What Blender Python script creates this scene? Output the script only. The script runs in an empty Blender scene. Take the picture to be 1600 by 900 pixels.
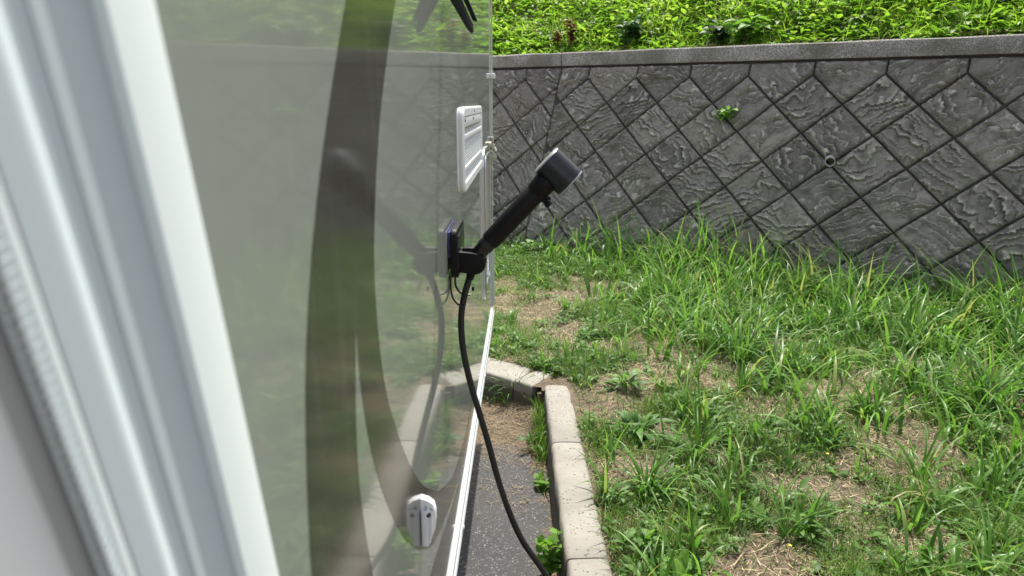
import bpy, bmesh, math, random
import numpy as np
from mathutils import Vector, Matrix, noise as mnoise
from mathutils.geometry import tessellate_polygon
R = math.radians
random.seed(7); rng = np.random.default_rng(11)
S = bpy.context.scene
COL = S.collection

# ------------------------------------------------------------------ camera, sky, sun, exposure
FPX, CAMP = 1111.0, Vector((.1285, 0, 1.30))
PITCH, YAW = math.atan(290/FPX), R(.998)
cf = Vector((-math.sin(YAW)*math.cos(PITCH), math.cos(YAW)*math.cos(PITCH), -math.sin(PITCH)))
cr = Vector((math.cos(YAW), math.sin(YAW), 0)); cu = cr.cross(cf)
cd = bpy.data.cameras.new('camera'); cam = bpy.data.objects.new('camera', cd); COL.objects.link(cam)
cam.location = CAMP; cam.rotation_euler = (R(90)-PITCH, 0, YAW)
cd.sensor_width = 36; cd.lens = 36*FPX/1600; cd.clip_start = .01; cd.clip_end = 500
cd.dof.use_dof = True; cd.dof.focus_distance = 2.4; cd.dof.aperture_fstop = 8.0
S.camera = cam
SUN_EL, SUN_AZ = 62, 10          # azimuth to the right of +Y
w = bpy.data.worlds.new('World'); S.world = w; w.use_nodes = True
nt = w.node_tree; sky = nt.nodes.new('ShaderNodeTexSky'); sky.sky_type = 'NISHITA'; sky.sun_disc = False
sky.sun_elevation = R(SUN_EL); sky.sun_rotation = R(SUN_AZ); sky.air_density = 1.0; sky.dust_density = 3.0
bg = nt.nodes['Background']; bg.inputs['Strength'].default_value = .15
hs_ = nt.nodes.new('ShaderNodeHueSaturation'); hs_.inputs['Saturation'].default_value = .42   # thin bright cloud: paler than a clear sky
nt.links.new(sky.outputs[0], hs_.inputs['Color']); nt.links.new(hs_.outputs[0], bg.inputs['Color'])
sl = bpy.data.lights.new('sun', 'SUN'); sl.energy = 3.7; sl.angle = R(.6); sl.color = (1, .95, .86)
sun = bpy.data.objects.new('sun', sl); COL.objects.link(sun)
sd = Vector((math.sin(R(SUN_AZ))*math.cos(R(SUN_EL)), math.cos(R(SUN_AZ))*math.cos(R(SUN_EL)), math.sin(R(SUN_EL))))
sun.rotation_euler = sd.to_track_quat('Z', 'Y').to_euler(); sun.location = (3, 6, 12)
S.view_settings.view_transform = 'Standard'; S.view_settings.look = 'None'
S.view_settings.exposure = 0.80; S.view_settings.gamma = 1
S.render.engine = 'CYCLES'; S.cycles.max_bounces = 8; S.cycles.transparent_max_bounces = 8

# ------------------------------------------------------------------ helpers
def ray(x, y): return cf*FPX + cr*(x-800) + cu*(450-y)
def on(axis, val, x, y):
    d = ray(x, y); return CAMP + d*((val-CAMP[axis])/d[axis])
def tag(o, label=None, cat=None, group=None, kind=None):
    for k, v in (('label', label), ('category', cat), ('group', group), ('kind', kind)):
        if v: o[k] = v
    return o
def empty(name, loc=(0, 0, 0)):
    o = bpy.data.objects.new(name, None); COL.objects.link(o); o.location = loc; o.empty_display_size = .1; return o
def link(name, me, mat=None, parent=None, loc=None, rot=None):
    """mesh given in world coordinates; loc gives the object's world place"""
    o = bpy.data.objects.new(name, me); COL.objects.link(o)
    if mat is not None and len(me.materials) == 0: me.materials.append(mat)
    l = Vector(loc) if loc is not None else Vector((0, 0, 0))
    if parent is not None:
        o.parent = parent
        p = parent; off = Vector((0, 0, 0))
        while p is not None: off += p.location; p = p.parent
        l = l-off
    o.location = l
    if rot is not None: o.rotation_euler = rot
    return o
def smooth(me, ang=40):
    for p in me.polygons: p.use_smooth = True
    try: me.set_sharp_from_angle(angle=R(ang))
    except Exception: pass
def bm_mesh(name, bm, ang=40):
    bmesh.ops.recalc_face_normals(bm, faces=bm.faces)
    me = bpy.data.meshes.new(name); bm.to_mesh(me); bm.free(); smooth(me, ang); return me
def obj(name, bm, mat, parent=None, ang=40): return link(name, bm_mesh(name, bm, ang), mat, parent)
def np_mesh(name, verts, quads, tint=None):
    me = bpy.data.meshes.new(name); n, f = len(verts), len(quads)
    me.vertices.add(n); me.vertices.foreach_set('co', np.ascontiguousarray(verts, np.float32).ravel())
    me.loops.add(f*4); me.loops.foreach_set('vertex_index', np.ascontiguousarray(quads, np.int32).ravel())
    me.polygons.add(f); me.polygons.foreach_set('loop_start', np.arange(f, dtype=np.int32)*4)
    try: me.polygons.foreach_set('loop_total', np.full(f, 4, np.int32))
    except Exception: pass
    me.update(calc_edges=True)
    if tint is not None:
        a = me.attributes.new('tint', 'FLOAT', 'POINT'); a.data.foreach_set('value', np.ascontiguousarray(tint, np.float32))
    me.polygons.foreach_set('use_smooth', np.ones(f, bool)); return me
def tube(bm, pts, rad, n=12, caps=True, flat=None):
    pts = [Vector(p) for p in pts]; rad = rad if hasattr(rad, '__len__') else [rad]*len(pts)
    rings = []; prev = None
    for i, p in enumerate(pts):
        d = (pts[min(i+1, len(pts)-1)]-pts[max(i-1, 0)]).normalized()
        if prev is None:
            a = d.orthogonal().normalized()
        else:
            a = (prev - d*prev.dot(d)).normalized()
        prev = a; b = d.cross(a)
        rings.append([bm.verts.new(p+(a*math.cos(2*math.pi*k/n)+b*math.sin(2*math.pi*k/n))*rad[i]) for k in range(n)])
    for r0, r1 in zip(rings, rings[1:]):
        for k in range(n): bm.faces.new((r0[k], r0[(k+1) % n], r1[(k+1) % n], r1[k]))
    if caps: bm.faces.new(rings[0][::-1]); bm.faces.new(rings[-1])
def lathe(bm, c, axis, prof, n=40):
    """prof: list of (along, radius) from the point c"""
    axis = Vector(axis).normalized(); c = Vector(c)
    tube_pts = prof; a = axis.orthogonal().normalized(); b = axis.cross(a); rings = []
    for t, r in prof:
        if r < 1e-6: rings.append([bm.verts.new(c+axis*t)])
        else: rings.append([bm.verts.new(c+axis*t+(a*math.cos(2*math.pi*k/n)+b*math.sin(2*math.pi*k/n))*r) for k in range(n)])
    for r0, r1 in zip(rings, rings[1:]):
        for k in range(n):
            k2 = (k+1) % n
            if len(r0) == 1 and len(r1) == 1: continue
            if len(r0) == 1: bm.faces.new((r0[0], r1[k2], r1[k]))
            elif len(r1) == 1: bm.faces.new((r0[k], r0[k2], r1[0]))
            else: bm.faces.new((r0[k], r0[k2], r1[k2], r1[k]))
def prism(bm, poly, vec):
    """poly: planar list of points, extruded by vec"""
    vec = Vector(vec); a = [bm.verts.new(Vector(p)) for p in poly]; b = [bm.verts.new(Vector(p)+vec) for p in poly]
    fs = [bm.faces.new(a[::-1]), bm.faces.new(b)]
    for i in range(len(a)):
        j = (i+1) % len(a); fs.append(bm.faces.new((a[i], a[j], b[j], b[i])))
    return fs
def bevel(bm, w, seg=2, edges=None):
    bmesh.ops.bevel(bm, geom=list(edges or bm.edges), offset=w, segments=seg, affect='EDGES', profile=.6, clamp_overlap=True)
def box(bm, lo, hi, bv=0, seg=2):
    lo, hi = Vector(lo), Vector(hi)
    t = bmesh.new(); prism(t, [(lo.x, lo.y, lo.z), (hi.x, lo.y, lo.z), (hi.x, hi.y, lo.z), (lo.x, hi.y, lo.z)], (0, 0, hi.z-lo.z))
    if bv: bevel(t, bv, seg)
    m = bpy.data.meshes.new('tmp'); t.to_mesh(m); t.free(); bm.from_mesh(m); bpy.data.meshes.remove(m)
def catmull(P, n=8, closed=False):
    P = [Vector(p) for p in P]; out = []; L = len(P)
    rngi = range(L) if closed else range(L-1)
    for i in rngi:
        g = (lambda k: P[k % L]) if closed else (lambda k: P[max(0, min(L-1, k))])
        p0, p1, p2, p3 = g(i-1), g(i), g(i+1), g(i+2)
        for k in range(n):
            t = k/n
            out.append(.5*((2*p1)+(p2-p0)*t+(2*p0-5*p1+4*p2-p3)*t*t+(3*p1-p0-3*p2+p3)*t**3))
    if not closed: out.append(P[-1])
    return out
def rrect(y0, y1, z0, z1, r, n=8):
    out = []
    for cy, cz, a0 in ((y1-r, z1-r, 0), (y0+r, z1-r, 90), (y0+r, z0+r, 180), (y1-r, z0+r, 270)):
        for k in range(n+1):
            a = R(a0+90*k/n); out.append((cy+r*math.cos(a), cz+r*math.sin(a)))
    return out

# ------------------------------------------------------------------ materials
class M:
    def __init__(s, name, col=(.5, .5, .5), rough=.6, **kw):
        s.m = bpy.data.materials.new(name); s.m.use_nodes = True; s.t = s.m.node_tree
        s.p = s.t.nodes['Principled BSDF']; s.p.inputs['Base Color'].default_value = (*col, 1); s.p.inputs['Roughness'].default_value = rough
        for k, v in kw.items(): s.p.inputs[k.replace('_', ' ')].default_value = v
    def n(s, typ, **kw):
        nd = s.t.nodes.new('ShaderNode'+typ)
        for k, v in kw.items():
            if hasattr(nd, k): setattr(nd, k, v)
            else: nd.inputs[k.replace('_', ' ')].default_value = v
        return nd
    def l(s, a, b): s.t.links.new(a, b)
    def coord(s, kind='Object'): return s.n('TexCoord').outputs[kind]
    def noise(s, scale, detail=4, vec=None, dist=0, rough=.5):
        nd = s.n('TexNoise', Scale=scale, Detail=detail, Distortion=dist, Roughness=rough)
        if vec is not None: s.l(vec, nd.inputs['Vector'])
        return nd.outputs['Fac']
    def ramp(s, fac, stops):
        nd = s.n('ValToRGB'); e = nd.color_ramp.elements
        while len(e) < len(stops): e.new(.5)
        for q, (p, c) in zip(e, stops): q.position = p; q.color = (*c, 1) if hasattr(c, '__len__') else (c, c, c, 1)
        s.l(fac, nd.inputs[0]); return nd.outputs[0]
    def mix(s, fac, a, b, mode='MIX'):
        nd = s.n('MixRGB', blend_type=mode)
        for q, i in ((fac, 0), (a, 1), (b, 2)):
            if isinstance(q, (int, float)): nd.inputs[i].default_value = q if i == 0 else (q, q, q, 1)
            elif isinstance(q, tuple): nd.inputs[i].default_value = (*q, 1)
            else: s.l(q, nd.inputs[i])
        return nd.outputs[0]
    def math(s, op, a, b=0.0):
        nd = s.n('Math', operation=op)
        for q, i in ((a, 0), (b, 1)):
            if isinstance(q, (int, float)): nd.inputs[i].default_value = q
            else: s.l(q, nd.inputs[i])
        return nd.outputs[0]
    def base(s, c): s.l(c, s.p.inputs['Base Color'])
    def bump(s, h, strength=.5, dist=.01):
        nd = s.n('Bump', Strength=strength, Distance=dist); s.l(h, nd.inputs['Height']); s.l(nd.outputs[0], s.p.inputs['Normal'])

def leaf_mat(name, stops, trans=.45, rough=.5, per_object=False):
    m = M(name, rough=rough); m.p.inputs['Specular IOR Level'].default_value = .35
    if per_object: f = m.n('ObjectInfo').outputs['Random']
    else: f = m.n('Attribute', attribute_name='tint').outputs['Fac']
    c = m.ramp(f, stops); nz = m.noise(60, 2, m.coord())
    c = m.mix(m.math('MULTIPLY', nz, .5), c, m.mix(1, c, (.55, .6, .5), 'MULTIPLY'))
    m.base(c)
    tr = m.n('BsdfTranslucent'); m.l(m.mix(1, c, (1.3, 1.35, .85), 'MULTIPLY'), tr.inputs['Color'])
    mx = m.n('MixShader'); mx.inputs[0].default_value = trans
    m.l(m.p.outputs[0], mx.inputs[1]); m.l(tr.outputs[0], mx.inputs[2]); m.l(mx.outputs[0], m.t.nodes['Material Output'].inputs[0])
    return m.m

GREEN = [(0, (.062, .13, .022)), (.35, (.115, .22, .035)), (.7, (.19, .32, .055)), (.93, (.30, .41, .10)), (1, (.36, .30, .16))]
MAT = {}
MAT['turf'] = leaf_mat('turf_green', GREEN)
MAT['tallgrass'] = leaf_mat('tall_grass_green', [(0, (.066, .155, .028)), (.5, (.125, .27, .045)), (.9, (.23, .41, .10)), (1, (.36, .36, .15))], .45, .36)
MAT['weed'] = leaf_mat('weed_green', [(0, (.066, .15, .03)), (.6, (.125, .255, .055)), (1, (.22, .36, .09))], .45)
MAT['bank'] = leaf_mat('bank_green', [(0, (.05, .11, .02)), (.4, (.16, .31, .035)), (.8, (.28, .46, .055)), (1, (.40, .53, .11))], .5)
MAT['brightleaf'] = leaf_mat('bright_leaf', [(0, (.14, .30, .04)), (1, (.22, .40, .07))], .45, per_object=True)
MAT['bladeobj'] = leaf_mat('blade_green', [(0, (.066, .155, .03)), (.7, (.12, .26, .05)), (1, (.21, .36, .09))], .4, per_object=True)
MAT['darkleaf'] = leaf_mat('dark_leaf', [(0, (.03, .08, .02)), (1, (.06, .14, .04))], .3, per_object=True)
MAT['rust'] = leaf_mat('withered_leaf', [(0, (.13, .045, .02)), (1, (.24, .10, .04))], .25, per_object=True)
MAT['straw'] = leaf_mat('straw', [(0, (.17, .12, .07)), (.5, (.40, .31, .185)), (1, (.66, .57, .37))], .1, .8)
MAT['yellow'] = M('yellow_petal', (.8, .6, .02), .5).m

m = M('soil', rough=.95); c = m.coord()
col = m.ramp(m.noise(9, 6, c), [(.3, (.07, .050, .034)), (.55, (.12, .09, .060)), (.75, (.18, .138, .095))])
col = m.mix(m.ramp(m.noise(140, 4, c, 1.5), [(.48, 0), (.64, .8)]), col, (.25, .195, .13)); m.base(col)
m.bump(m.noise(160, 5, c), .8, .01); MAT['soil'] = m.m

m = M('asphalt', rough=.9); c = m.coord()
v = m.n('TexVoronoi', Scale=150.0); m.l(c, v.inputs['Vector'])
v2 = m.n('TexVoronoi', Scale=150.0); m.l(c, v2.inputs['Vector'])
rnd = m.n('SeparateColor'); m.l(v.outputs['Color'], rnd.inputs[0])
stone = m.ramp(rnd.outputs[0], [(0, (.045, .046, .048)), (.55, (.08, .081, .083)), (.86, (.13, .13, .13)), (.975, (.22, .215, .20)), (1, (.34, .33, .31))])
shape = m.ramp(v.outputs['Distance'], [(.35, 1), (.6, 0)])
col = m.mix(shape, (.055, .056, .058), stone)
col = m.mix(m.ramp(m.noise(3, 4, c), [(.35, 0), (.75, .4)]), col, (.12, .11, .10))
# dirt washed into the corner below the kerbs
sep = m.n('SeparateXYZ'); m.l(c, sep.inputs[0])
dy = m.math('MULTIPLY', m.math('SUBTRACT', sep.outputs[1], 2.36), 2.2)
dx = m.math('MULTIPLY', m.math('SUBTRACT', sep.outputs[0], .165), 9.0)
d = m.math('MAXIMUM', dy, dx); d = m.math('ADD', d, m.math('MULTIPLY', m.math('SUBTRACT', m.noise(11, 6, c), .5), 2.6))
dirt = m.ramp(m.noise(90, 5, c), [(.3, (.10, .065, .045)), (.7, (.26, .18, .12))])
col = m.mix(m.ramp(d, [(.25, 0), (.75, .92)]), col, dirt); m.base(col)
m.bump(m.mix(.5, shape, m.noise(400, 3, c)), .7, .004); MAT['asphalt'] = m.m

m = M('kerb_concrete', rough=.92); c = m.coord()
col = m.ramp(m.noise(7, 6, c), [(.3, (.245, .23, .20)), (.7, (.35, .33, .29))])
v = m.n('TexVoronoi', Scale=95.0, Randomness=1.0); m.l(c, v.inputs['Vector'])
sel = m.n('SeparateColor'); m.l(v.outputs['Color'], sel.inputs[0])
pit = m.math('MULTIPLY', m.ramp(v.outputs['Distance'], [(.25, 1), (.5, 0)]), m.ramp(sel.outputs[0], [(.64, 0), (.74, .85)]))
pit = m.math('MULTIPLY', pit, m.ramp(m.noise(14, 3, c), [(.38, .15), (.6, 1)]))
col = m.mix(pit, col, (.085, .075, .065))
col = m.mix(m.math('MULTIPLY', m.ramp(m.noise(260, 3, c), [(.4, 0), (.7, 1)]), .35), col, (.22, .20, .17))
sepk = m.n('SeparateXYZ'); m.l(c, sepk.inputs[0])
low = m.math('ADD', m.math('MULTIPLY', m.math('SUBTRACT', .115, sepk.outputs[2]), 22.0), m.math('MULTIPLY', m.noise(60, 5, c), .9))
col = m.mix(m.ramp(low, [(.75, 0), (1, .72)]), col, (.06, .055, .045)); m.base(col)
m.bump(m.mix(.6, m.noise(220, 4, c), m.math('SUBTRACT', 1.0, pit)), .6, .004); MAT['kerb'] = m.m

m = M('coping_concrete', rough=.95); c = m.coord()
col = m.ramp(m.noise(130, 4, c, 0, .7), [(.35, (.08, .075, .065)), (.5, (.32, .305, .28)), (.64, (.66, .62, .56))])
col = m.mix(m.ramp(m.noise(3.5, 7, c, 0, .65), [(.42, 0), (.62, .75)]), col, (.15, .14, .115)); m.base(col)
m.bump(m.noise(160, 4, c), .8, .008); MAT['coping'] = m.m

m = M('split_stone', rough=.85); oi = m.n('ObjectInfo')
vm = m.n('VectorMath', operation='ADD'); m.l(m.coord(), vm.inputs[0])
sc = m.n('VectorMath', operation='SCALE'); cmb = m.n('CombineXYZ'); m.l(oi.outputs['Random'], cmb.inputs[0]); m.l(oi.outputs['Random'], cmb.inputs[1])
m.l(cmb.outputs[0], sc.inputs[0]); sc.inputs['Scale'].default_value = 37.0; m.l(sc.outputs[0], vm.inputs[1]); vr = m.n('VectorRotate', rotation_type='Z_AXIS'); m.l(vm.outputs[0], vr.inputs['Vector'])
m.l(m.math('MULTIPLY', m.math('ROUND', m.math('MULTIPLY', m.math('FRACT', m.math('MULTIPLY', oi.outputs['Random'], 17.0)), 3.0)), .75), vr.inputs['Angle']); c0 = vr.outputs[0]
mp = m.n('Mapping'); m.l(c0, mp.inputs[0]); mp.inputs['Scale'].default_value = (1, 2.1, 1); mp.inputs['Rotation'].default_value = (0, 0, R(25)); c1 = mp.outputs[0]
tone = m.ramp(oi.outputs['Random'], [(0, (.215, .20, .175)), (.5, (.28, .262, .228)), (1, (.37, .345, .30))])
col = m.mix(m.ramp(m.noise(8, 8, c1, .4, .65), [(.36, .9), (.58, 0)]), tone, m.mix(1, tone, (.55, .55, .58), 'MULTIPLY'))
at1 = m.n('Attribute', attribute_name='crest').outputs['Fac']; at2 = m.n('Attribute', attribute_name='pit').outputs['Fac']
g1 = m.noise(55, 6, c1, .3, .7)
col = m.mix(m.math('MULTIPLY', at2, m.ramp(g1, [(.3, .95), (.7, .45)])), col, (.055, .053, .05))  # ledge feet and rims: recess shade put into the colour along with dirt
col = m.mix(m.math('MULTIPLY', at1, m.ramp(g1, [(.32, .1), (.58, .95)])), col, (.80, .77, .70))  # ledge crests: light on the relief put into the colour along with wear
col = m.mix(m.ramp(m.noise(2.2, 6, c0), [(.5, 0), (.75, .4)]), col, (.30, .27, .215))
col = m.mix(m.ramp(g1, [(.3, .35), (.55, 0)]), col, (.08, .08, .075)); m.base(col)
m.bump(m.mix(.5, m.noise(14, 8, c1, .5, .7), g1), 1.0, .022); MAT['stone'] = m.m

m = M('joint_mortar', (.085, .08, .073), .95); m.bump(m.noise(80, 3, m.coord()), .5, .005); MAT['joint'] = m.m

def paint(name, c0, rough):
    m = M(name, rough=rough); c = m.coord(); m.p.inputs['IOR'].default_value = 1.5
    ms_ = m.n('Mapping'); m.l(c, ms_.inputs[0]); ms_.inputs['Scale'].default_value = (1, 9, .7)
    col = m.mix(m.math('MULTIPLY', m.noise(5, 4, c), .35), c0, tuple(q*.86 for q in c0))
    col = m.mix(m.math('MULTIPLY', m.ramp(m.noise(6, 5, ms_.outputs[0], .3), [(.5, 0), (.75, 1)]), .06), col, (.52, .52, .47))     # rain streaks of dust
    m.base(m.mix(m.math('MULTIPLY', m.ramp(m.noise(420, 2, c), [(.68, 0), (.74, 1)]), .22), col, (.62, .61, .55)))
    # water spots and fine dust on the clear coat
    nz = m.ramp(m.noise(1300, 2, c), [(.45, rough), (.75, rough+.09)]); m.l(nz, m.p.inputs['Roughness'])
    return m.m
MAT['skin'] = paint('van_skin', (.335, .37, .325), .028)
MAT['decal'] = paint('van_stripe', (.075, .074, .064), .085)
MAT['decal'].node_tree.nodes['Principled BSDF'].inputs['IOR'].default_value = 1.33
MAT['plastic'] = M('white_plastic', (.88, .90, .91), .35).m
m = M('grille_plastic', (.55, .58, .60), .5); MAT['grille'] = m.m
MAT['slot'] = M('dark_slot', (.05, .05, .05), .6).m
m = M('silver_metal', (.62, .66, .70), .28, Metallic=1.0); m.bump(m.noise(90, 2, m.coord()), .05, .002); MAT['alu'] = m.m
MAT['whitemetal'] = M('pale_trim', (.55, .58, .585), .25).m
m = M('frame_white', rough=.4); m.base(m.mix(m.math('MULTIPLY', m.noise(6, 3, m.coord()), .3), (.87, .96, .96), (.82, .91, .91))); MAT['fwhite'] = m.m
MAT['fgrey'] = M('frame_grey', (.47, .545, .58), .5).m
MAT['fmid'] = M('frame_pale', (.74, .85, .87), .5).m
MAT['seal'] = M('seal_fabric', (.64, .72, .73), .75).m
MAT['thread'] = M('thread', (.12, .125, .12), .9).m
MAT['fdark'] = M('seal_rubber', (.36, .39, .39), .8).m
MAT['fcurtain'] = M('inner_panel', (.76, .81, .81), .8).m
m = M('black_plastic', (.005, .0052, .006), .5, Specular_IOR_Level=.22); m.bump(m.noise(700, 2, m.coord()), .08, .001); MAT['black'] = m.m
m = M('black_head', (.008, .010, .013), .25); MAT['blackhead'] = m.m
MAT['hose'] = M('black_rubber', (.008, .0085, .009), .45).m
MAT['purple'] = M('purple_gel', (.05, .045, .20), .3).m
MAT['chrome'] = M('pale_ring', (.38, .40, .41), .35, Metallic=.3).m
MAT['cord'] = M('cord_fibre', (.55, .56, .50), .9).m
MAT['beige'] = M('aged_plastic', (.45, .43, .36), .6).m
MAT['pvc'] = M('pvc_pipe', (.38, .38, .36), .6).m
MAT['under'] = M('underbody', (.02, .02, .02), .8).m

# ------------------------------------------------------------------ retaining wall
TH = R(36.77); SH, SV, K = .451, .410, .37
KL = math.sqrt(1+K*K)
WA = Vector((math.cos(TH), -math.sin(TH), -.007)).normalized(); WU = Vector((K*math.sin(TH), K*math.cos(TH), 1))/KL
WN = WA.cross(WU)                       # towards the camera
if WN.y > 0: WN = -WN
WO = Vector((.662, 6.2, 1.489))
WROT = Matrix((WA, WU, WA.cross(WU))).transposed().to_euler()
WZ = WA.cross(WU); SGN = 1 if WZ.y < 0 else -1
def W(n, v, d=0): return WO + WA*(n*SH) + WU*(v*SV) + WN*d
def wall_hit(px, py):
    d = ray(px, py); t = (WO-CAMP).dot(WN)/d.dot(WN); return CAMP+d*t
wall = empty('retaining_wall', W(3, -3.2))
tag(wall, 'dark grey retaining wall of diamond laid split stone blocks under a concrete coping', 'wall')

def stone_mesh(poly, seed, hires=True):
    """poly: convex list in (x, y) metres about the block's own centre, counter-clockwise"""
    xs = [p[0] for p in poly]; ys = [p[1] for p in poly]; N = 52 if hires else 16
    bm = bmesh.new(); x0, x1, y0, y1 = min(xs), max(xs), min(ys), max(ys)
    g = [[bm.verts.new((x0+(x1-x0)*i/N, y0+(y1-y0)*j/N, 0)) for i in range(N+1)] for j in range(N+1)]
    for j in range(N):
        for i in range(N): bm.faces.new((g[j][i], g[j][i+1], g[j+1][i+1], g[j+1][i]))
    E = []
    for i in range(len(poly)):
        a, b = Vector((*poly[i], 0)), Vector((*poly[(i+1) % len(poly)], 0)); d = (b-a).normalized(); nrm = Vector((d.y, -d.x, 0))
        E.append((a, nrm))
        bmesh.ops.bisect_plane(bm, geom=bm.verts[:]+bm.edges[:]+bm.faces[:], plane_co=a, plane_no=nrm, clear_outer=True)
        inner = a-nrm*.006
        bmesh.ops.bisect_plane(bm, geom=bm.verts[:]+bm.edges[:]+bm.faces[:], plane_co=inner, plane_no=nrm)
    rs = random.Random(seed); ang = R(rs.choice([25, -30, 10, 40])+rs.uniform(-10, 10)); ca, sa = math.cos(ang), math.sin(ang)
    ox, oy = rs.uniform(0, 50), rs.uniform(0, 50); per = rs.uniform(.034, .058); crest, pit = [], []
    for v in bm.verts:
        d = min(-(v.co-a).dot(n) for a, n in E)
        x, y = v.co.x*ca-v.co.y*sa, v.co.x*sa+v.co.y*ca
        n_a = mnoise.noise(Vector((x*4.5+ox, y*5+oy, seed*.7))); n_b = mnoise.noise(Vector((x*13+oy, y*15+ox, 1))); n_c = mnoise.noise(Vector((x*38+ox, y*42, 2.5)))
        t = y/per+1.7*n_a+.75*n_b+.34*n_c; fl = math.floor(t); f = t-fl
        am = min(1, max(0, .55+1.3*mnoise.noise(Vector((x*5+fl*7.3, y*3+ox, fl*1.7)))))      # each ledge fades in and out along its length
        z = .018+.018*n_a+am*(.024*f**1.3)+.006*n_b+.003*n_c
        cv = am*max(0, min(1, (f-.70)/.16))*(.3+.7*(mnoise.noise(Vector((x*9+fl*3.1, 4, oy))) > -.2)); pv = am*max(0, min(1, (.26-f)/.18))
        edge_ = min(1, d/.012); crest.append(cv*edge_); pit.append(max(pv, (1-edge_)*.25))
        z *= min(1, .4+d/.035)
        if d < .004: z = -.011
        v.co.z = z
    bmesh.ops.recalc_face_normals(bm, faces=bm.faces)
    if sum(f.normal.z for f in bm.faces) < 0: bmesh.ops.reverse_faces(bm, faces=bm.faces[:])
    me = bpy.data.meshes.new('stone_block'); bm.to_mesh(me); bm.free()
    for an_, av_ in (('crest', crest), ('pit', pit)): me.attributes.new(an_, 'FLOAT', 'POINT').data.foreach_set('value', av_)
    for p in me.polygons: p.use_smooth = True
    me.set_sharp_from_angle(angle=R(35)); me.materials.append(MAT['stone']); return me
G = .0032   # half joint in metres
def shrink(poly):
    cx = sum(p[0] for p in poly)/len(poly); cy = sum(p[1] for p in poly)/len(poly); L = len(poly); out = []
    ln = []
    for i in range(L):
        a, b = Vector(poly[i]), Vector(poly[(i+1) % L]); d = (b-a).normalized(); n = Vector((d.y, -d.x)); ln.append((a-n*G, d))
    for i in range(L):
        (a, d), (b, e) = ln[i-1], ln[i]; den = d.x*e.y-d.y*e.x
        if abs(den) < 1e-4: out.append(tuple(b)); continue
        t = ((b.x-a.x)*e.y-(b.y-a.y)*e.x)/den; out.append(tuple(a+d*t))
    return out
def clip(poly, axis, val, keep_less):
    out = []; s = (lambda p: val-p[axis]) if keep_less else (lambda p: p[axis]-val)
    for i in range(len(poly)):
        a, b = poly[i], poly[(i+1) % len(poly)]; sa_, sb = s(a), s(b)
        if sa_ >= 0: out.append(a)
        if (sa_ > 0 > sb) or (sa_ < 0 < sb): t = sa_/(sa_-sb); out.append((a[0]+(b[0]-a[0])*t, a[1]+(b[1]-a[1])*t))
    return out
VT, JOINT, VB = .245, -.63, -4.0
DIA = [(0, -.5), (.5, 0), (0, .5), (-.5, 0)]
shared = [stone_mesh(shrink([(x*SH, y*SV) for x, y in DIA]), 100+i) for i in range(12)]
def place_stone(cells, ctr, full, seed, far):
    if full:
        me = shared[seed % 12]; rot = WROT.copy()
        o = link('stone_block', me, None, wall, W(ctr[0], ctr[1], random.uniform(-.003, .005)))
        mm = Matrix((WA*SGN if SGN < 0 else WA, WU, WZ*SGN if SGN < 0 else WZ)).transposed()
        if (seed//12) % 2: mm = mm @ Matrix.Rotation(math.pi, 3, 'Z')
        o.rotation_euler = mm.to_euler()
    else:
        poly = [((x-ctr[0])*SH, (y-ctr[1])*SV) for x, y in cells]
        ar = .5*abs(sum(poly[i-1][0]*poly[i][1]-poly[i][0]*poly[i-1][1] for i in range(len(poly))))
        if len(poly) < 3 or ar < .006: return
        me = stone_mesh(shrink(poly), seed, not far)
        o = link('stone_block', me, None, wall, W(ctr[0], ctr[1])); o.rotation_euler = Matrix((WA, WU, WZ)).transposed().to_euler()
sd_ = 0
for side, off, n0, n1 in (('r', 0.0, -1, 13), ('l', -.455, -9, 0)):
    for i in range(n0, n1+1):
        for j in range(0, 9):
            for kind in (0, 1):
                cx = i+off+(.5 if kind else 0); cy = -(j*1.0)-(0 if kind else .5)
                sd_ += 1
                if cy < VB: continue
                if kind and j == 0: cell = [(cx-.5, 0), (cx, -.5), (cx+.5, 0), (cx+.5, VT), (cx-.5, VT)]
                else: cell = [(cx+x, cy+y) for x, y in DIA]
                c2 = clip(clip(cell, 0, JOINT, side == 'l'), 1, VB, False)
                if len(c2) < 3: continue
                full = (len(c2) == 4 and not (kind and j == 0) and all(abs(a[0]-b[0])+abs(a[1]-b[1]) < 1e-9 for a, b in zip(c2, cell)))
                place_stone(c2, (cx, cy), full, sd_*7+random.randint(0, 5), cx < -3 or cx > 8)
bm = bmesh.new()
prism(bm, [W(-12, VB-.5, -.012), W(16, VB-.5, -.012), W(16, VT+.04, -.012), W(-12, VT+.04, -.012)], -WN*.3)
obj('backing', bm, MAT['joint'], wall)
# coping in two poured lengths that meet at the joint, face a little proud of the stones
CH = .108
for a, b in ((-12, JOINT-.012), (JOINT+.012, 16)):
    bm = bmesh.new(); f0 = W(a, VT+.018, .03); L_ = (b-a)*SH; nseg = max(2, int(L_/.12))
    prof = [(0, 0), (0, CH*.9), (-.012, CH), (-.33, CH+.005), (-.33, 0)]
    rows = []
    hn = Vector((-math.sin(TH), -math.cos(TH), 0))
    for i in range(nseg+1):
        p = f0+WA*(L_*i/nseg)
        rows.append([bm.verts.new(p+hn*(x+mnoise.noise(p*5+Vector((0, 0, q)))*.004)+Vector((0, 0, z+mnoise.noise(p*3.1+Vector((q, 0, 0)))*.005*(z > .05)))) for q, (x, z) in enumerate(prof)])
    for r0, r1 in zip(rows, rows[1:]):
        for k in range(5): bm.faces.new((r0[k], r0[(k+1) % 5], r1[(k+1) % 5], r1[k]))
    bm.faces.new(rows[0]); bm.faces.new(rows[-1][::-1]); obj('coping', bm, MAT['coping'], wall, 50)
WTOP = (W(0, VT+.018, .03)).z+CH
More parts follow.
